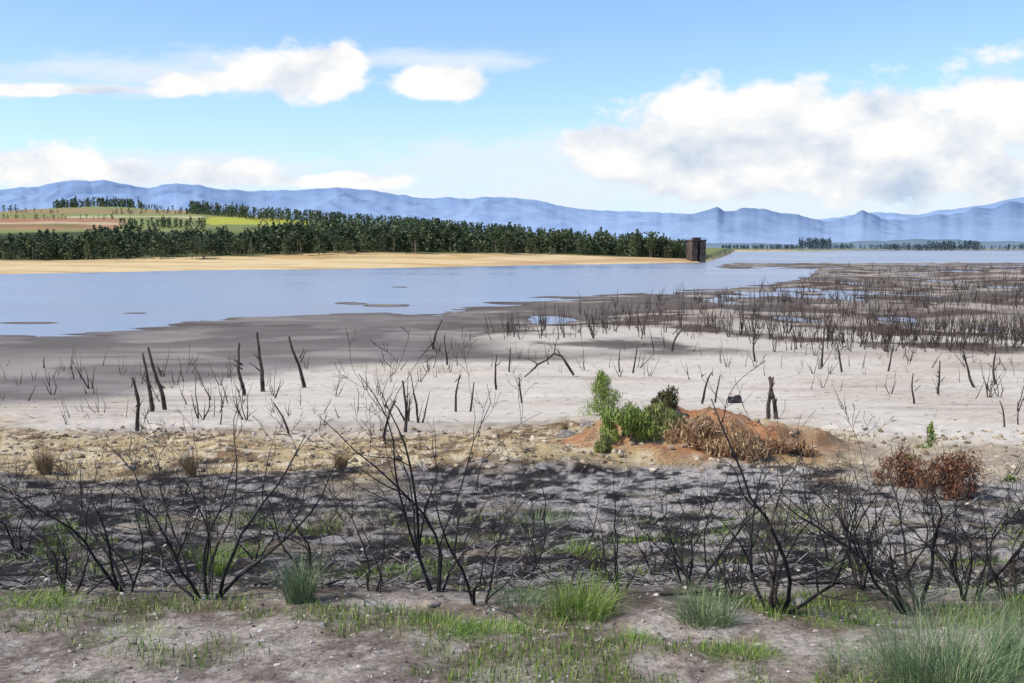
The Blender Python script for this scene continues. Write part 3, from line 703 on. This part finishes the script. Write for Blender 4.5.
def litter(name, n, y0, y1, mt, lab, rad):
    V, Fc = [], []
    for i in range(n):
        yv = nr.uniform(y0, y1); xv = nr.uniform(-.6,.6)*yv
        a = nr.uniform(0,6.28); Lg = nr.uniform(.04,.32)
        p = Vector((xv, yv, 0)); dr = Vector((math.cos(a), math.sin(a), nr.uniform(-.05,.5)))
        tube(V, Fc, [p, p+dr*Lg*.5+Vector((nr.normal()*.02,nr.normal()*.02,.01)), p+dr*Lg], [rad,rad*.85,rad*.3], 3)
    Vn = np.array([tuple(v) for v in V]); b = Vn.reshape(-1, 9, 3)[:,0,:]
    Vn[:,2] += np.repeat(H(b[:,0], b[:,1]), 9)+.004
    o = mk(name, Vn, Fc, mt); tag(o, lab, 'twig litter', kind='stuff')
litter('charred_litter', 4800, 5.9, 20, M['char'], 'charred twigs littering the blackened slope', .0042)
litter('bleached_litter', 2600, 6.0, 22, M['rockg'], 'pale ash coloured twigs littering the blackened slope', .0045)
litter('driftwood_litter', 450, 24, 62, M['dead2'], 'small dark driftwood scattered over the pale sand', .012)
# ================================================================ GRASS STUFF
nb = 100000
gy = nr.uniform(3.2**.5, 13.5**.5, nb)**2; gx = nr.uniform(-.62,.62,nb)*(gy+.8)
keep = nr.rand(nb) < gmask(gx, gy)*np.interp(gy,[3,7,13],[.8,1,.8]); gx, gy = gx[keep], gy[keep]; gz = H(gx, gy); nb = len(gx)
hL = nr.uniform(.018,.060,nb)*np.interp(gy,[3,7,13],[1,1.2,2.2]); a = nr.uniform(0,6.28,nb); ln = nr.uniform(.1,.9,nb)*hL; wd = nr.uniform(.0013,.0026,nb)*np.interp(gy,[3,7,13],[1,1.3,2.2])
a2 = nr.uniform(0,6.28,nb); dx, dy = np.cos(a2)*wd, np.sin(a2)*wd
v0 = np.stack([gx-dx,gy-dy,gz-.005],1); v1 = np.stack([gx+dx,gy+dy,gz-.005],1)
mx, my = gx+np.cos(a)*ln*.35, gy+np.sin(a)*ln*.35
v2 = np.stack([mx+dx*.8,my+dy*.8,gz+hL*.6],1); v3 = np.stack([mx-dx*.8,my-dy*.8,gz+hL*.6],1); v4 = np.stack([gx+np.cos(a)*ln,gy+np.sin(a)*ln,gz+hL],1)
VV = np.stack([v0,v1,v2,v3,v4],1).reshape(-1,3); k = np.arange(nb)*5
FF = np.stack([k,k+1,k+2,k+3],1).tolist()+np.stack([k+3,k+2,k+4],1).tolist()
o = mk('ground_grass', VV, FF, M['grass']); tag(o, 'short green grass growing in patches on the foreground track and slope', 'grass', kind='stuff')
# ================================================================ STONES
base = [rockmesh(random.Random(k), 1, rng.uniform(.7,1), rng.uniform(.45,.7), 1) for k in range(6)]
def stones(name, xs, ys, ss, m, lab):
    V, Fc = [], []; off = 0; zs = H(xs, ys)
    for xv, yv, zv, s in zip(xs, ys, zs, ss):
        v, f = base[nr.randint(6)]; a = nr.uniform(0,6.28); ca, sa = math.cos(a)*s, math.sin(a)*s
        V += [(q.x*ca-q.y*sa+xv, q.x*sa+q.y*ca+yv, q.z*s+zv+s*.15) for q in v]; Fc += [tuple(i+off for i in t) for t in f]; off += len(v)
    o = mk(name, V, Fc, m); tag(o, lab, 'stones', kind='stuff')
n = 3600; ys = nr.uniform(3.3**.5, 6.6**.5, n)**2; xs = nr.uniform(-.6,.6,n)*(ys+.5)
stones('gravel', xs, ys, .003+.014*nr.rand(n)**4+.001, M['gravel'], 'small mixed gravel scattered over the foreground track')
n = 4200; ys = nr.uniform(19, 29, n); xs = np.interp(nr.rand(n), [0,.65,.9,1], [-.58,.08,.36,.58])*ys
stones('stone_rubble', xs, ys, .012+.095*nr.rand(n)**3.5, M['rubble'], 'ochre rubble covering the band between sand and burnt slope')
n = 1600; ys = nr.uniform(7, 18, n); xs = nr.uniform(-.58,.58,n)*ys
stones('slope_stones', xs, ys, .007+.03*nr.rand(n)**4, M['gravel'], 'pale stones scattered over the burnt slope')
RK = [(430,606,9,6,'rock','smooth tan stone on the foreground track near centre'),(737,401,7,6,'rockd','small black rock alone on the sand behind the mound'),(566,438,8,6,'rockg','grey boulder at the left foot of the mound'),(585,428,7,5,'rockg','grey boulder high on the left side of the mound'),(800,606,8,5,'rockg','pale stone beside the base of the large forked burnt shrub'),(130,470,6,4,'rock','ochre boulder at left of the stony band'),(480,462,7,4,'rock','ochre boulder near the centre of the stony band'),(540,470,8,5,'rockg','grey boulder where the stony band meets the mound'),(322,628,5,3,'rockg','small pale stone on the foreground track at left'),(660,640,5,3,'rockg','small pale stone in the grass near the bottom right of centre')]
for px,py,w_,h_,m_,lab in RK:
    p = place(px, py)
    if px == 737: p = Vector(((737-512)/F*44, 44, H1((737-512)/F*44, 44)))
    s = p.y/F; V, Fc = rockmesh(random.Random(px), w_*s, w_*s*.8, h_*s, 3)
    o = mk('rock', V, Fc, M[m_], None, True); o.location = p+Vector((0,0,h_*s*.25)); tag(o, lab, 'rock')
# ================================================================ LIGHT, SKY
to = Vector((-.62, -.22, 0)).normalized()*math.cos(R_(50)) + Vector((0,0,math.sin(R_(50))))
sd = bpy.data.lights.new('sun', 'SUN'); sd.energy = 4.3; sd.angle = R_(.5); sd.color = (1,.94,.84)
so = bpy.data.objects.new('sun', sd); col.objects.link(so); so.rotation_euler = to.to_track_quat('Z','Y').to_euler(); so.location = (0,0,60)
wd_ = bpy.data.worlds.new('World'); bpy.context.scene.world = wd_; wd_.use_nodes = True
N = wd_.node_tree.nodes; L = wd_.node_tree.links; bg = N['Background']; bg.inputs[1].default_value = .12
sk = N.new('ShaderNodeTexSky'); sk.sky_type = 'NISHITA'; sk.sun_disc = False; sk.sun_elevation = R_(50); sk.sun_rotation = math.atan2(to.x, to.y)
sk.air_density = 1.0; sk.dust_density = .3; sk.ozone_density = 2.0
tc = N.new('ShaderNodeTexCoord'); sp = N.new('ShaderNodeSeparateXYZ'); L.new(tc.outputs['Generated'], sp.inputs[0])
def mth(op, a, b=None, c_=None, clamp=False):
    m = N.new('ShaderNodeMath'); m.operation = op; m.use_clamp = clamp
    for i, q in enumerate((a, b, c_)):
        if q is None: continue
        if isinstance(q, (int, float)): m.inputs[i].default_value = q
        else: L.new(q, m.inputs[i])
    return m.outputs[0]
yy_ = mth('MAXIMUM', mth('ABSOLUTE', sp.outputs[1]), .08)
uu = mth('DIVIDE', sp.outputs[0], yy_); vv = mth('DIVIDE', sp.outputs[2], yy_)
cb = N.new('ShaderNodeCombineXYZ'); L.new(uu, cb.inputs[0]); L.new(vv, cb.inputs[1])
def nz(vec, scale, det, rough, off=(0,0,0), sc=(1,1.7,1)):
    mp = N.new('ShaderNodeMapping'); mp.inputs['Scale'].default_value = sc; mp.inputs['Location'].default_value = off; L.new(vec, mp.inputs[0])
    n = N.new('ShaderNodeTexNoise'); n.inputs['Scale'].default_value = scale; n.inputs['Detail'].default_value = det; n.inputs['Roughness'].default_value = rough; n.noise_dimensions = '2D'; L.new(mp.outputs[0], n.inputs['Vector'])
    return n.outputs[0]
def uv(px, py):
    a, b, c_ = ray(px, py); return a/b, c_/b
def maskof(blobs):
    acc = None
    for (px, py, rx, ry) in blobs:
        cu, cv = uv(px, py)
        s1 = N.new('ShaderNodeVectorMath'); s1.operation = 'SUBTRACT'; L.new(cb.outputs[0], s1.inputs[0]); s1.inputs[1].default_value = (cu, cv, 0)
        s2 = N.new('ShaderNodeVectorMath'); s2.operation = 'MULTIPLY'; L.new(s1.outputs[0], s2.inputs[0]); s2.inputs[1].default_value = (F/rx, F/ry, 0)
        s3 = N.new('ShaderNodeVectorMath'); s3.operation = 'LENGTH'; L.new(s2.outputs[0], s3.inputs[0])
        m = mth('SUBTRACT', 1.0, s3.outputs['Value'])
        acc = m if acc is None else mth('MAXIMUM', acc, m)
    return acc
nb1 = nz(cb.outputs[0], 13, 8, .56); nb2 = nz(cb.outputs[0], 13, 5, .52, (.010,-.050,0))
cum = maskof([(610,148,90,34),(700,135,120,54),(800,130,130,60),(900,128,140,62),(1000,118,130,64),(1060,120,140,76),(1300,120,200,80),(580,138,36,16),(760,165,220,40),(900,165,230,46),
              (300,74,95,28),(215,82,100,14),(340,64,46,26),(440,82,64,20),(80,90,140,8),
              (30,165,90,26),(120,172,90,16),(210,174,110,16),(310,181,110,10),(-150,160,150,30),(-300,80,150,30)])
dens = mth('ADD', mth('MULTIPLY', cum, 1.2), mth('MULTIPLY', mth('SUBTRACT', nb1, .5), 2.1))
def mr2(src, a, b, c_, d, smooth=True):
    m = N.new('ShaderNodeMapRange'); m.interpolation_type = 'SMOOTHSTEP' if smooth else 'LINEAR'
    for i, q in enumerate((a,b,c_,d)): m.inputs[i+1].default_value = q
    L.new(src, m.inputs[0]); return m.outputs[0]
alpha = mr2(dens, .0, .46, 0, 1)
veil = maskof([(520,165,220,40),(560,195,330,26),(160,72,300,26),(760,185,330,56),(1000,185,260,64),(60,88,200,16),(150,170,330,26),(430,60,160,14)])
va = mth('MULTIPLY', mr2(mth('ADD', veil, mth('MULTIPLY', mth('SUBTRACT', nz(cb.outputs[0], 6, 7, .62, (7,2,0), (1,3.5,1)), .5), 2.0)), .05, .8, 0, 1), .8)
hz_ = mr2(vv, .0, .15, .8, 0)
lit = mth('ADD', .98, mth('MULTIPLY', mth('SUBTRACT', nb1, nb2), 1.7))  # sunlit and shaded cloud sides painted from two offset noises
thick = mr2(dens, .5, 1.3, 0, .10)
lowm = mth('MULTIPLY', mr2(vv, .045, .12, .48, 0), mr2(uu, 0, .12, 0, 1))  # painted shade on the bases of the right-hand clouds
lit = mth('SUBTRACT', mth('SUBTRACT', lit, thick), lowm, clamp=True)
K = 1/.12
def rgba(a,b,c_): return (a*K,b*K,c_*K,1)
def mixc(f, a, b_, blend='MIX'):
    m = N.new('ShaderNodeMix'); m.data_type = 'RGBA'; m.blend_type = blend
    for idx, q in ((0,f),(6,a),(7,b_)):
        if isinstance(q, (tuple,float,int)): m.inputs[idx].default_value = q
        else: L.new(q, m.inputs[idx])
    return m.outputs[2]
cc = mixc(lit, rgba(.50,.62,.79), rgba(1.0,.998,.99))
sk2 = mixc(1.0, sk.outputs[0], (1.38,1.5,1.98,1), 'MULTIPLY')
s0 = mixc(hz_, sk2, rgba(.64,.80,.94))
s1_ = mixc(va, s0, rgba(.82,.90,.97))
s2_ = mixc(alpha, s1_, cc)
L.new(s2_, bg.inputs[0])
# ================================================================ CAMERA
cd = bpy.data.cameras.new('camera'); cd.lens = F*36/1024; cd.sensor_width = 36; cd.clip_start = .1; cd.clip_end = 30000
co = bpy.data.objects.new('camera', cd); col.objects.link(co); co.location = (0,0,E); co.rotation_euler = (math.pi/2-TH, 0, 0)
sc = bpy.context.scene; sc.camera = co
sc.view_settings.view_transform = 'Standard'; sc.view_settings.look = 'None'; sc.view_settings.exposure = 0
